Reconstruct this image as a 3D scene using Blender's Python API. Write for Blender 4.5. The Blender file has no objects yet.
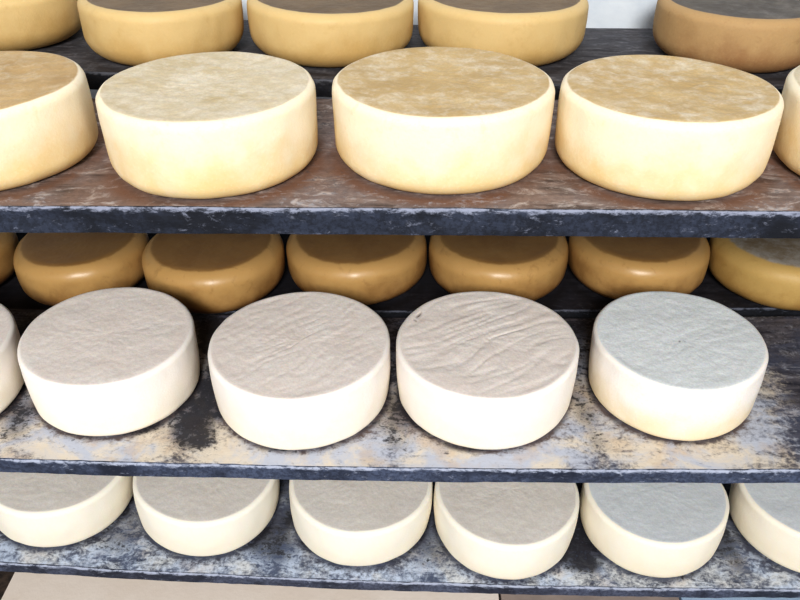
import bpy, bmesh, math, random
from mathutils import Vector, Matrix, noise
C = bpy.context.scene.collection
PI = math.pi

# ------------------------------------------------------------------ camera
cam = bpy.data.objects.new('camera', bpy.data.cameras.new('camera'))
C.objects.link(cam)
cam.data.sensor_width = 36.0
cam.data.lens = 36.0 * 1.9176 * 400 / 800
cam.data.clip_start = 0.01
pitch, roll, yaw = 0.6044, -0.0031, -0.0240
fwd = Vector((math.sin(yaw)*math.cos(pitch), math.cos(yaw)*math.cos(pitch), -math.sin(pitch)))
rt = Vector((math.cos(yaw), -math.sin(yaw), 0))
up = rt.cross(fwd)
r2 = rt*math.cos(roll) + up*math.sin(roll)
u2 = -rt*math.sin(roll) + up*math.cos(roll)
cam.matrix_world = Matrix(((r2.x, u2.x, -fwd.x, 0), (r2.y, u2.y, -fwd.y, 0), (r2.z, u2.z, -fwd.z, 0), (0, 0, 0, 1)))
bpy.context.scene.camera = cam

# ------------------------------------------------------------------ helpers
def lin(c):
    return tuple(((v/255)/12.92 if v/255 <= .04045 else ((v/255+.055)/1.055)**2.4) for v in c) + (1,)

class NT:
    def __init__(s, name):
        s.m = bpy.data.materials.new(name); s.m.use_nodes = True
        s.t = s.m.node_tree; s.t.nodes.clear()
        s.out = s.n('ShaderNodeOutputMaterial'); s.b = s.n('ShaderNodeBsdfPrincipled')
        s.l(s.b.outputs[0], s.out.inputs[0])
    def n(s, k, **kw):
        x = s.t.nodes.new(k)
        for a, v in kw.items(): setattr(x, a, v)
        return x
    def l(s, a, b): s.t.links.new(a, b)
    def put(s, sock, v):
        if isinstance(v, bpy.types.NodeSocket): s.l(v, sock)
        else: sock.default_value = v
    def mix(s, f, a, b, mode='MIX'):
        x = s.n('ShaderNodeMix', data_type='RGBA', blend_type=mode)
        s.put(x.inputs[0], f); s.put(x.inputs[6], a); s.put(x.inputs[7], b)
        return x.outputs[2]
    def math(s, op, a, b=0., c=None, clamp=False):
        x = s.n('ShaderNodeMath', operation=op, use_clamp=clamp)
        s.put(x.inputs[0], a); s.put(x.inputs[1], b)
        if c is not None: s.put(x.inputs[2], c)
        return x.outputs[0]
    def step(s, v, lo, hi, a=0., b=1.):
        x = s.n('ShaderNodeMapRange', interpolation_type='SMOOTHSTEP')
        s.put(x.inputs[0], v); x.inputs[1].default_value = lo; x.inputs[2].default_value = hi
        x.inputs[3].default_value = a; x.inputs[4].default_value = b
        return x.outputs[0]
    def noise(s, vec, scale, detail=4, rough=.55, dist=0., stretch=None):
        if stretch:
            mp = s.n('ShaderNodeMapping'); s.l(vec, mp.inputs[0]); mp.inputs[3].default_value = stretch; vec = mp.outputs[0]
        x = s.n('ShaderNodeTexNoise'); s.l(vec, x.inputs['Vector'])
        x.inputs['Scale'].default_value = scale; x.inputs['Detail'].default_value = detail
        x.inputs['Roughness'].default_value = rough; x.inputs['Distortion'].default_value = dist
        return x.outputs[0]
    def attr(s, name):
        x = s.n('ShaderNodeAttribute', attribute_name=name); return x.outputs['Fac']
    def bump(s, h, strength, dist, nrm=None):
        x = s.n('ShaderNodeBump'); x.inputs['Strength'].default_value = strength; x.inputs['Distance'].default_value = dist
        s.l(h, x.inputs['Height'])
        if nrm: s.l(nrm, x.inputs['Normal'])
        return x.outputs[0]

def coords(t):
    tc = t.n('ShaderNodeTexCoord'); oi = t.n('ShaderNodeObjectInfo')
    off = t.math('MULTIPLY', oi.outputs['Random'], 37.)
    cb = t.n('ShaderNodeCombineXYZ'); t.l(off, cb.inputs[0]); t.l(off, cb.inputs[1]); t.l(off, cb.inputs[2])
    ad = t.n('ShaderNodeVectorMath', operation='ADD'); t.l(tc.outputs['Object'], ad.inputs[0]); t.l(cb.outputs[0], ad.inputs[1])
    return ad.outputs[0], tc.outputs['Object']

def cheese_mat(name, side, side_low, top, top2, bloom=(235,225,205), bloom_lo=.55, bloom_hi=.75, rough=.6, fine=1.0,
               blotch=1.0, sss=.12, coat=0., foot=None):
    """rind: attr 'top' = 1 on the flat face, 'hgt' = 0 at the foot .. 1 at the rim, 'nick' = cracks"""
    t = NT(name); v, ob = coords(t)
    big = t.noise(v, 14, 5, .6); mid = t.noise(v, 45, 5, .65, .4); fin = t.noise(v, 260, 3, .6)
    # side colour
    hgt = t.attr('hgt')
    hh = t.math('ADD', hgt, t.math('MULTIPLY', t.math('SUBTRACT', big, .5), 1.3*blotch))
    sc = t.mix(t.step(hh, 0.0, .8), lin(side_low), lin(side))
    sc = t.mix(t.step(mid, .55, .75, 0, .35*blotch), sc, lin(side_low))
    sc = t.mix(t.step(fin, .50, .78, 0, .16*fine), sc, lin(tuple(min(255, c*1.12) for c in side)))
    sc = t.mix(t.step(fin, .46, .26, 0, .14*fine), sc, lin(side_low))
    if foot: sc = t.mix(t.step(hgt, 0.0, .16, .7, 0), sc, lin(foot))
    # top colour
    tm = t.mix(t.step(big, .35, .65), lin(top), lin(top2))
    bl = t.math('ADD', t.math('MULTIPLY', mid, .5), t.math('MULTIPLY', t.noise(v, 11, 7, .7, .5), .5))
    tm = t.mix(t.step(bl, bloom_lo-.12, bloom_hi-.06, 0, .9), tm, lin(bloom))
    tm = t.mix(t.step(fin, .3, .7, 0, .3*fine), tm, lin(tuple(c*.82 for c in top)))
    ta = t.attr('top')
    ta = t.math('ADD', ta, t.math('MULTIPLY', t.math('SUBTRACT', mid, .5), .5))
    ta = t.step(ta, .35, .75)
    col = t.mix(ta, sc, tm)
    col = t.mix(t.math('MULTIPLY', t.attr('nick'), .9, clamp=True), col, lin((70, 55, 45)))
    t.l(col, t.b.inputs['Base Color'])
    t.b.inputs['Roughness'].default_value = rough
    t.b.inputs['Specular IOR Level'].default_value = .35
    t.b.inputs['Subsurface Weight'].default_value = sss
    t.b.inputs['Subsurface Radius'].default_value = (1., .6, .3)
    t.b.inputs['Subsurface Scale'].default_value = .008
    t.b.inputs['Coat Weight'].default_value = coat; t.b.inputs['Coat Roughness'].default_value = .3
    b1 = t.bump(mid, .35*blotch, .0015); b2 = t.bump(fin, .45*fine, .0008, b1)
    t.l(b2, t.b.inputs['Normal'])
    return t.m

def board_mats(name, dark, midc, light, tint, red=None, dustc=(222, 212, 196), dustc2=(190, 196, 210), tan=.45, seed=0., wear=.5, ringc=(120, 84, 62),
               fdark=(24, 27, 36), fmid=(54, 61, 78), flight=(158, 164, 184)):
    # --- upper face
    t = NT(name+'_top_wood'); tc = t.n('ShaderNodeTexCoord')
    ad = t.n('ShaderNodeVectorMath', operation='ADD'); t.l(tc.outputs['Object'], ad.inputs[0]); ad.inputs[1].default_value = (seed, seed*.7, seed*.3)
    v = ad.outputs[0]
    grain = t.noise(v, 30, 8, .68, .3, (.35, 2.4, 1)); blot = t.noise(v, 11, 6, .66, .5); spk = t.noise(v, 130, 5, .7, .3)
    vs = t.noise(v, 42, 7, .72, .8, (.6, 1.1, 1))
    c = t.mix(t.step(grain, .3, .62), lin(dark), lin(midc))
    c = t.mix(t.step(blot, .44, .62, 0, .7), c, lin(tint))
    if red: c = t.mix(t.step(t.noise(v, 7, 5, .6, .2), .46, .6, 0, .65), c, lin(red))
    c = t.mix(t.step(vs, .50, .70, 0, wear), c, lin(light))
    c = t.mix(t.step(spk, .42, .66, 0, .35), c, lin(dark))
    c = t.mix(t.math('MULTIPLY', t.attr('ring'), t.step(blot, .35, .6, .25, .9), clamp=True), c, lin(ringc))
    dust = t.math('ADD', t.attr('dust'), t.math('ADD', t.math('MULTIPLY', t.math('SUBTRACT', vs, .5), 1.7), t.math('MULTIPLY', t.math('SUBTRACT', spk, .5), 1.5)))
    dcol = t.mix(t.step(blot, .4, .6), lin(dustc), lin(dustc2))
    dcol = t.mix(t.step(t.noise(v, 17, 5, .6), .5, .66, 0, tan), dcol, lin((196, 165, 128)))
    c = t.mix(t.step(dust, .25, .95, 0, .95), c, dcol)
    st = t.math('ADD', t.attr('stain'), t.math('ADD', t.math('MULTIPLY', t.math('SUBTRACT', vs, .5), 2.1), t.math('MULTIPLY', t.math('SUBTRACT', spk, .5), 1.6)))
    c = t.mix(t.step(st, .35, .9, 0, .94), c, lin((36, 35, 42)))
    t.l(c, t.b.inputs['Base Color']); t.b.inputs['Roughness'].default_value = .72; t.b.inputs['Specular IOR Level'].default_value = .3
    b1 = t.bump(grain, .5, .002); b2 = t.bump(spk, .5, .001, b1); t.l(b2, t.b.inputs['Normal'])
    top = t.m
    # --- sawn edge, grimy and blueish
    t = NT(name+'_edge_wood'); tc = t.n('ShaderNodeTexCoord')
    ad = t.n('ShaderNodeVectorMath', operation='ADD'); t.l(tc.outputs['Object'], ad.inputs[0]); ad.inputs[1].default_value = (seed+3, seed*.7, seed*.3)
    v = ad.outputs[0]
    g = t.noise(v, 95, 8, .78, .4, (.5, 1, 1.2)); g2 = t.noise(v, 16, 5, .65, .3, (.6, 1, 1)); s3 = t.noise(v, 170, 4, .7)
    c = t.mix(t.step(g2, .35, .62), lin(fdark), lin(fmid))
    c = t.mix(t.step(s3, .42, .6, 0, .6), c, lin(fdark))
    e = t.math('ADD', g, t.math('MULTIPLY', t.attr('lip'), .26))
    c = t.mix(t.step(e, .56, .74, 0, .85), c, lin(flight))
    t.l(c, t.b.inputs['Base Color']); t.b.inputs['Roughness'].default_value = .7; t.b.inputs['Specular IOR Level'].default_value = .35
    b1 = t.bump(g, .6, .002); b2 = t.bump(s3, .4, .001, b1); t.l(b2, t.b.inputs['Normal'])
    return top, t.m

def attrs(me, **kw):
    for k, vals in kw.items():
        a = me.attributes.new(k, 'FLOAT', 'POINT'); a.data.foreach_set('value', vals)

# ------------------------------------------------------------------ shelves
BOARDS = {  # z, slope, sag, thickness, front y, rear y
    'A': (-0.4347, 0.0012, -0.0031, 0.0363, 0.8228, 1.203),
    'B': (-0.8709, 0.0033, 0.0228, 0.0275, 0.8108, 1.205),
    'C': (-1.2525, -0.0241, 0.0339, 0.0246, 0.8805, 1.28),
    'D': (-0.8761, 0.0186, 0.0066, 0.0291, 1.2315, 1.585),
    'E': (-0.4132, -0.0191, 0.0134, 0.0300, 1.2188, 1.56),
}
def zb(g, x):
    b = BOARDS[g]; return b[0] + b[1]*x + b[2]*x*x
XW = 1.32
CH = {  # x, y, radius
 'A': [(-0.5805, 0.9693, 0.1400), (-0.2714, 0.9641, 0.1387), (0.0327, 0.9860, 0.1441), (0.3216, 0.9651, 0.1355), (0.6153, 0.9540, 0.1398)],
 'B': [(-0.7952, 0.9518, 0.1395), (-0.5048, 0.9897, 0.1378), (-0.1866, 0.9798, 0.1464), (0.1180, 0.9868, 0.1466), (0.4287, 0.9952, 0.1340)],
 'C': [(-0.7059, 1.0446, 0.1370), (-0.4130, 1.0457, 0.1389), (-0.1055, 1.0409, 0.1404), (0.1815, 1.0214, 0.1391), (0.4719, 1.0266, 0.1346), (0.7801, 1.0358, 0.1400)],
 'D': [(-0.9831, 1.3513, 0.1400), (-0.6888, 1.3502, 0.1312), (-0.4111, 1.3371, 0.1397), (-0.1209, 1.3676, 0.1428), (0.1700, 1.3585, 0.1390), (0.4540, 1.3590, 0.1362), (0.7400, 1.3353, 0.1390)],
 'E': [(-0.7402, 1.3944, 0.1399), (-0.4385, 1.3493, 0.1345), (-0.1525, 1.3845, 0.1428), (0.1481, 1.4086, 0.1478), (0.5578, 1.3934, 0.1399)],
}
HH = {'A': 0.1053, 'B': 0.1121, 'C': 0.1085, 'D': 0.1013, 'E': 0.0929}

def sstep(a, b, x):
    t = min(1, max(0, (x-a)/(b-a))); return t*t*(3-2*t)

def board(g, mats, label, group, dust=0., stain=0.):
    z0, s, q, th, yf, yr = BOARDS[g]
    nx = 560; ny = 84
    prof = []                                   # (y offset from front, z offset, kind)
    nf = 6
    for i in range(nf+1): prof.append((0, -th + (th-.003)*i/nf, 'f'))
    prof.append((.0012, -.0008, 'f'))
    for i in range(ny+1): prof.append((.004 + (yr-yf-.008)*i/ny, 0, 't'))
    prof.append((yr-yf, -.004, 'b')); prof.append((yr-yf, -th, 'b'))
    for i in range(1, 4): prof.append(((yr-yf)*(1-i/4), -th, 'b'))
    vs = []; du = []; stn = []; lip = []; rg = []
    X0, X1 = -XW, XW
    cs = CH[g]
    for i in range(nx+1):
        x = X0 + (X1-X0)*i/nx; z = zb(g, x)
        for (py, pz, k) in prof:
            y = yf + py
            nz = 0; nyo = 0
            if k == 'f' or (k == 't' and py < .01):
                nyo = .0022*noise.noise(Vector((x*9, pz*30, z0*7))) + .0009*noise.noise(Vector((x*60, pz*90, z0*7)))
            if k == 't':
                nz = .0006*noise.noise(Vector((x*14, y*40, z0*3))) - .0006
            vs.append((x, y+nyo, z+pz+nz))
            dd = 0; ss = 0; rr = 0
            if k != 'b':
                ds = sorted(math.hypot(x-a, y-b)-r for a, b, r in cs)
                d1 = ds[0]; d2 = ds[1]
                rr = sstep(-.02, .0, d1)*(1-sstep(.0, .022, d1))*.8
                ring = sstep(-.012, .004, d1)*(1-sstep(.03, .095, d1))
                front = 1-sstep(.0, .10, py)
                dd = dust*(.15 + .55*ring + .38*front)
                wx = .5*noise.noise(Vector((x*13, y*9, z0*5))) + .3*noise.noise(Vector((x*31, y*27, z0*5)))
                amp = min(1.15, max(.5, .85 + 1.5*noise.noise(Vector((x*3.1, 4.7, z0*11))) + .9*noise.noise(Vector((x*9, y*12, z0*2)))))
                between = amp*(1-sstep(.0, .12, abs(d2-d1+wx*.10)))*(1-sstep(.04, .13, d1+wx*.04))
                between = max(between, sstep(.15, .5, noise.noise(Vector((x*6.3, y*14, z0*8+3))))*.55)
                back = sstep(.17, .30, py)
                ss = stain*(.06 + .95*between*sstep(.015, .05, py) + .42*back + .35*(1-sstep(-.006, .006, d1)))  # stains between the wheels; also darker towards the rear and under each wheel
            rg.append(rr); du.append(dd); stn.append(ss); lip.append(max(0, 1+pz/.008) if k == 'f' else 0)
    n = len(prof); fs = []; mi = []
    for i in range(nx):
        for j in range(n):
            a = i*n+j; b = i*n+(j+1) % n
            fs.append((a, a+n, b+n, b)); mi.append(0 if prof[j][2] == 't' else 1)
    fs.append(tuple(range(n))); mi.append(1)
    fs.append(tuple(nx*n+j for j in reversed(range(n)))); mi.append(1)
    me = bpy.data.meshes.new('shelf_board'); me.from_pydata(vs, [], fs); me.update()
    bm = bmesh.new(); bm.from_mesh(me); bmesh.ops.recalc_face_normals(bm, faces=bm.faces); bm.to_mesh(me); bm.free()
    for m in mats: me.materials.append(m)
    me.polygons.foreach_set('material_index', mi)
    attrs(me, ring=rg, dust=du, stain=stn, lip=lip)
    me.polygons.foreach_set('use_smooth', [True]*len(me.polygons))
    try: me.set_sharp_from_angle(angle=.9)
    except Exception: pass
    o = bpy.data.objects.new('shelf_board', me); C.objects.link(o)
    o['label'] = label; o['category'] = 'shelf'; o['group'] = group
    return o

GS = 'weathered wooden boards holding the cheeses'
mA = board_mats('upper', (72,62,60), (142,126,120), (206,198,196), (126,114,114), red=(132,108,96), dustc=(206,196,190), seed=1.3, wear=.75)
mB = board_mats('middle', (44,44,54), (104,100,106), (186,188,198), (78,84,104), ringc=(112, 92, 78), seed=5.1, wear=.75, tan=.34, fdark=(38,44,60), fmid=(82,92,116), flight=(184,192,212))
mC = board_mats('lower', (42,46,60), (104,110,126), (214,222,234), (80,92,120), dustc=(216,220,224), dustc2=(196,210,232), tan=.25, ringc=(74, 72, 80), seed=9.7, wear=.85, fdark=(40,44,58), fmid=(92,99,120), flight=(184,192,212))
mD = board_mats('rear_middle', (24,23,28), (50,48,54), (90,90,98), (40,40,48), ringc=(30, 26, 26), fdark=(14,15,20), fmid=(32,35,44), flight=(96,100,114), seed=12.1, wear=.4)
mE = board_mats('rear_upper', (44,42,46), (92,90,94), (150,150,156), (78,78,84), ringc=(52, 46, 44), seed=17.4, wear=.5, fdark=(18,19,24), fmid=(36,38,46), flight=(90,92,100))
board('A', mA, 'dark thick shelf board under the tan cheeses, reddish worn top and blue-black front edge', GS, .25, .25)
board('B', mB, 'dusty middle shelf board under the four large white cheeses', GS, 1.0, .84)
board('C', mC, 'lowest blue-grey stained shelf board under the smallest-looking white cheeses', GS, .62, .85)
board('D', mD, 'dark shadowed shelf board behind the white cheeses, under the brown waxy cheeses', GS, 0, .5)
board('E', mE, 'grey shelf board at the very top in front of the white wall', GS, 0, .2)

# ------------------------------------------------------------------ cheeses
def cheese(name, g, i, mat, label, group, cat='cheese', bulge=.004, rtop=.012, rbot=.016, taper=.965, top_in=.93,
           dish=.0015, tw=.075, lump=.003, crease=0., crease_dir=.6, pit=.0006, nicks=(), seed=0):
    x0, y0, R = CH[g][i]; H = HH[g]
    nA = 224
    prof = [(0, 0), (R*.5, 0)]
    Rb = R*taper
    nS = 30
    for k in range(nS+1):                               # side wall: rounded foot, slight belly, rounded rim
        f = .5-.5*math.cos(PI*k/nS); z = H*f
        r = Rb+(R-Rb)*f + bulge*math.sin(PI*f)
        if z < rbot: r -= rbot*(1-math.sqrt(max(0, 1-((rbot-z)/rbot)**2)))
        if z > H-rtop: r -= rtop*(1-math.sqrt(max(0, 1-((z-H+rtop)/rtop)**2)))
        prof.append((r, z))
    nT = 44; rin = R-rtop
    for k in range(1, nT): prof.append((rin*(1-k/nT), H))
    sd = seed*7.3+ord(g)*3.1+i*5.7
    vs = [(0, 0, 0)]; tp = [0]; hg = [0]; nk = [0]
    rings = prof[1:]
    cd, sn = math.cos(crease_dir), math.sin(crease_dir)
    for (r, z) in rings:
        for j in range(nA):
            a = 2*PI*j/nA; ca, sa = math.cos(a), math.sin(a)
            lowf = noise.noise(Vector((ca*1.1, sa*1.1, sd)))*lump
            med = noise.noise(Vector((ca*5, sa*5, z*28+sd)))*lump*.28
            rr = r + (lowf+med)*(r/R)
            x, y = rr*ca, rr*sa
            zz = z
            w = 0; nick = 0
            if z > rtop*.9 + .0:
                zz += (z/H)*.0022*noise.noise(Vector((ca*.9+3, sa*.9, sd+9)))*(lump/.003)*(r/R)
            if z > H-1e-6:
                q = r/rin
                zz -= dish*(1-q*q)
                edge = sstep(0, .06, 1-q)
                zz += pit*edge*(noise.noise(Vector((x*90, y*90, sd)))+.8*noise.noise(Vector((x*190, y*190, sd))))
                zz += pit*2*noise.noise(Vector((x*22, y*22, sd)))*edge
                if crease:
                    uu = x*cd+y*sn; vv = -x*sn+y*cd
                    n1 = noise.noise(Vector((uu*7, vv*55 + 1.2*noise.noise(Vector((uu*12, vv*12, sd))), sd+2)))
                    zz -= crease*edge*max(0, 1-abs(n1)*4.5)
                for (nx_, ny_, an, ln, wd, dp) in nicks:
                    dx, dy = x-nx_, y-ny_; u = dx*math.cos(an)+dy*math.sin(an); v = -dx*math.sin(an)+dy*math.cos(an)
                    v += .0012*noise.noise(Vector((u*300, sd, 0)))
                    f = max(0, 1-(u/ln)**2)*math.exp(-(v/wd)**2)
                    nick = max(nick, f); zz -= dp*f
            vs.append((x, y, zz))
            if z > H-rtop*.5: w = 1-sstep(R*top_in, R*(top_in+tw), r)
            tp.append(w); hg.append(min(1, z/H)); nk.append(nick)
    vs.append((0, 0, H-dish)); tp.append(1); hg.append(1); nk.append(0)
    fs = []; nr = len(rings)
    for j in range(nA): fs.append((0, 1+(j+1) % nA, 1+j))
    for k in range(nr-1):
        for j in range(nA):
            a = 1+k*nA+j; b = 1+k*nA+(j+1) % nA
            fs.append((a, b, b+nA, a+nA))
    L = len(vs)-1
    for j in range(nA): fs.append((1+(nr-1)*nA+j, 1+(nr-1)*nA+(j+1) % nA, L))
    me = bpy.data.meshes.new(name); me.from_pydata(vs, [], fs); me.update()
    me.polygons.foreach_set('use_smooth', [True]*len(me.polygons))
    attrs(me, top=tp, hgt=hg, nick=nk)
    me.materials.append(mat)
    o = bpy.data.objects.new(name, me); C.objects.link(o)
    b = BOARDS[g]; sl = b[1]+2*b[2]*x0
    o.location = (x0, y0, zb(g, x0)+.0002+abs(b[2])*R*R)
    o.rotation_euler = (0, -math.atan(sl), 0)
    o['label'] = label; o['category'] = cat; o['group'] = group
    return o

# top shelf, front row
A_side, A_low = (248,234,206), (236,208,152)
mA0 = cheese_mat('rind_tan_a', A_side, A_low, (204,172,122), (184,150,100), (224,208,178), .58, .80)
mA1 = cheese_mat('rind_tan_b', A_side, A_low, (214,198,166), (200,180,140), (232,222,202), .50, .74)
mA2 = cheese_mat('rind_tan_c', A_side, A_low, (206,178,128), (190,160,108), (232,220,198), .55, .76)
kw = dict(bulge=.002, rtop=.011, rbot=.022, taper=.985, top_in=.915, dish=.003, lump=.0035, pit=.0008)
GA = 'cream-sided cheeses along the front of the top shelf'
cheese('cheese_wheel', 'A', 0, mA0, 'cream cheese with brown top, cut off by the left photo edge, top front board', GA, **kw)
cheese('cheese_wheel', 'A', 1, mA1, 'large cream cheese with greyish tan top, leftmost whole one on the top front board', GA, **kw)
cheese('cheese_wheel', 'A', 2, mA2, 'large cream cheese with pale bloom on its tan top, middle of the top front board', GA, **kw)
cheese('cheese_wheel', 'A', 3, mA2, 'large cream cheese with tan top, rightmost whole one on the top front board', GA, **kw)
cheese('cheese_wheel', 'A', 4, mA1, 'cream cheese of the top front board cut off by the right edge of the photo', GA, **kw)

# middle shelf, front row
B_side, B_low = (255,248,240), (250,240,222)
mB1 = cheese_mat('rind_white_a', B_side, B_low, (250,240,232), (245,233,224), (252,246,240), .55, .8, .75, 1.0, .7)
mB4 = cheese_mat('rind_white_cool_lit', B_side, (240,222,186), (240,245,246), (235,240,240), (246,250,252), .5, .8, .75, 1.2, .7)  # bluish top is cool light put into the colour
kw = dict(bulge=.002, rtop=.008, rbot=.016, taper=.975, top_in=.925, dish=.001, lump=.003, pit=.0005)
GB = 'white cheeses along the front of the middle shelf'
cheese('cheese_wheel', 'B', 0, mB1, 'white cheese of the middle shelf cut off by the left edge of the photo', GB, crease=.0004, **kw)
cheese('cheese_wheel', 'B', 1, mB1, 'large white cheese with smooth pinkish grey top, leftmost whole one on the middle shelf', GB, crease=.0002, crease_dir=1.0, **kw)
cheese('cheese_wheel', 'B', 2, mB1, 'large white cheese with faint diagonal creases, just left of the middle of the middle shelf', GB, crease=.0006, crease_dir=.75, **kw)
cheese('cheese_wheel', 'B', 3, mB1, 'large white cheese with deep creases and a dark nick near the top left rim', GB, crease=.0011, crease_dir=.55,
       nicks=[(-.1105, .068, 1.0, .012, .0016, .003), (-.117, .052, .3, .003, .0018, .002)], **kw)
cheese('cheese_wheel', 'B', 4, mB4, 'large white cheese with cool bluish light painted on its top, rightmost on the middle shelf', GB,
       nicks=[(-.002, -.012, .2, .0025, .0014, .001), (.006, -.012, .2, .002, .0012, .001)], crease=.0003, **kw)

# bottom shelf
mC1 = cheese_mat('rind_cream_a', (255,249,234), (252,241,218), (236,230,221), (230,223,214), (242,238,232), .55, .8, .75, .9, .6)
mC2 = cheese_mat('rind_cream_cool_lit', (255,247,230), (250,238,212), (226,231,234), (220,225,227), (234,238,240), .55, .8, .75, .9, .6)  # cool light on the right-hand tops, painted as a bluish tone
kw = dict(bulge=.003, rtop=.009, rbot=.020, taper=.975, top_in=.91, dish=.001, lump=.0028, pit=.0004, crease=.00012)
GC = 'small cream-white cheeses on the lowest shelf'
LC = ['cream-white cheese at the left end of the lowest shelf, partly cut off',
      'cream-white cheese on the lowest shelf, second from the left',
      'cream-white cheese on the lowest shelf, third from the left',
      'yellowish cream cheese with a tiny pit in its grey top, on the lowest shelf',
      'cream-white cheese with cool bluish light painted on its top, on the lowest shelf, second from the right',
      'cream-white cheese cut off by the right edge of the photo, on the lowest shelf']
for i in range(6):
    cheese('cheese_wheel', 'C', i, mC2 if i >= 4 else mC1, LC[i], GC, seed=3,
           nicks=[(.075, .035, .6, .003, .002, .002)] if i == 3 else (), **kw)

# middle shelf, rear row: brown and waxy
mD1 = cheese_mat('rind_wax_shaded_foot', (196,158,102), (124,84,44), (158,122,74), (146,110,66), (166,132,84), .6, .85, .38, .35, .8, coat=.25)  # dark lower side paints in the shadow cast by the front row
mD2 = cheese_mat('rind_wax_b', (198,166,104), (168,132,76), (160,144,120), (138,118,90), (190,184,176), .52, .7, .5, .8, .9)
kw = dict(bulge=.003, rtop=.030, rbot=.034, taper=.985, top_in=.77, tw=.17, dish=.001, lump=.0035, pit=.0003)
GD = 'brown waxy cheeses behind the white ones on the middle level'
LD = ['brown waxy cheese on the middle rear shelf, cut off by the left photo edge',
      'brown waxy cheese with a bright glint on its rim, behind the leftmost whole white cheese',
      'brown waxy cheese behind the gap between the first two whole white cheeses',
      'brown waxy cheese with soft highlights, behind the white cheese with faint diagonal creases',
      'brown waxy cheese behind the white cheese that has the dark nick',
      'brown waxy cheese behind the white cheese with bluish light painted on top',
      'yellow-brown cheese with a greyish crusty top at the right end of the middle rear shelf']
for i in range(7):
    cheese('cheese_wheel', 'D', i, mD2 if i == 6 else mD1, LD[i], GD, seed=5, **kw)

# top shelf, rear row
mE1 = cheese_mat('rind_yellow', (216,188,134), (196,162,104), (126,104,76), (108,88,64), (142,124,100), .6, .85, .55, .7, 1.0)
mE4 = cheese_mat('rind_rust', (184,152,108), (156,118,80), (108,100,90), (88,82,76), (140,134,128), .55, .8, .7, 1.2, 1.2)
kw = dict(bulge=.002, rtop=.014, rbot=.036, taper=.975, top_in=.86, dish=.001, lump=.0035, pit=.0005)
GE = 'dark-topped cheeses in the rear row at the top of the photo'
LE = ['yellow cheese with dark top in the top left corner of the photo',
      'yellow cheese with dark top in the rear row, second from the left',
      'yellow cheese with dark top in the top rear row, third from the left',
      'yellow cheese with dark top in the rear row, left of the glimpse of white wall',
      'rusty brown cheese with rough grey top in the top right corner of the photo']
for i in range(5):
    cheese('cheese_wheel', 'E', i, mE4 if i == 4 else mE1, LE[i], GE, seed=8, **kw)

# ------------------------------------------------------------------ setting
def slab(name, lo, hi, mat, kind='structure'):
    bm = bmesh.new(); bmesh.ops.create_cube(bm, size=1)
    for v in bm.verts:
        v.co = Vector([(lo[k]+hi[k])/2+v.co[k]*(hi[k]-lo[k]) for k in range(3)])
    bmesh.ops.bevel(bm, geom=bm.edges[:], offset=.0015, segments=2, affect='EDGES')
    me = bpy.data.meshes.new(name); bm.to_mesh(me); bm.free(); me.materials.append(mat)
    o = bpy.data.objects.new(name, me); C.objects.link(o)
    if kind: o['kind'] = kind
    return o

def plaster(name, a, b, rough=.85, scale=8):
    t = NT(name); tc = t.n('ShaderNodeTexCoord'); v = tc.outputs['Object']
    n = t.noise(v, scale, 6, .6); f = t.noise(v, scale*14, 4, .6)
    c = t.mix(t.step(n, .35, .65), lin(a), lin(b)); t.l(c, t.b.inputs['Base Color'])
    t.b.inputs['Roughness'].default_value = rough
    t.l(t.bump(f, .4, .002), t.b.inputs['Normal'])
    return t.m
FZ = -1.66
mw = plaster('white_limewash', (222,230,238), (206,216,228))
ms = plaster('side_limewash', (200,200,196), (180,180,176))
mf = plaster('dark_rubble_floor', (38,34,32), (84,70,60), .9, 30)
slab('floor', (-XW-.1, -4.0, FZ-.1), (XW+.1, 1.9, FZ), mf)
slab('wall_back', (-XW-.1, 1.61, FZ), (XW+.1, 1.71, 1.0), mw)
slab('wall_left', (-XW-.1, .75, FZ), (-XW, 1.61, 1.0), ms)
slab('wall_right', (XW, .75, FZ), (XW+.1, 1.61, 1.0), ms)

def sheet(name, lo, hi, mat, label):
    o = slab(name, lo, hi, mat, None); o['label'] = label; o['category'] = 'board'; o['group'] = 'loose boards on the floor below the shelves'
    return o
mp = plaster('pale_sheet', (252,240,228), (246,232,218), .8, 5)
mp2 = plaster('brown_sheet', (176,160,150), (160,146,138), .8, 9)
mp3 = plaster('blue_sheet', (188,212,234), (174,200,224), .8, 9)
sheet('loose_board', (-.991, .60, FZ+.0), (.209, 1.30, FZ+.018), mp, 'pale beige flat board lying on the floor below the lowest shelf')
sheet('loose_board', (.215, .60, FZ+.0), (.643, 1.30, FZ+.018), mp2, 'grey-brown board on the floor below the lowest shelf, between beige and pale blue boards')
sheet('loose_board', (.649, .60, FZ+.0), (1.15, 1.30, FZ+.018), mp3, 'pale blue board on the floor at the bottom right, only a sliver showing')

# ------------------------------------------------------------------ light
def area(name, loc, target, sx, sy, power, color):
    l = bpy.data.lights.new(name, 'AREA'); l.shape = 'RECTANGLE'; l.size = sx; l.size_y = sy; l.energy = power; l.color = color
    o = bpy.data.objects.new(name, l); C.objects.link(o); o.location = loc
    o.rotation_euler = (Vector(target)-Vector(loc)).to_track_quat('-Z', 'Y').to_euler()
area('window_light', (-.1, -3.0, 1.85), (0, 1.0, -.7), 1.1, 1.0, 190, (1.0, .975, .94))
w = bpy.data.worlds.new('world'); bpy.context.scene.world = w; w.use_nodes = True
bg = w.node_tree.nodes['Background']; bg.inputs[0].default_value = (.93, .95, 1.0, 1); bg.inputs[1].default_value = .38
vs = bpy.context.scene.view_settings
vs.view_transform = 'Standard'; vs.exposure = 0.14
try: vs.look = 'Medium High Contrast'
except Exception: pass
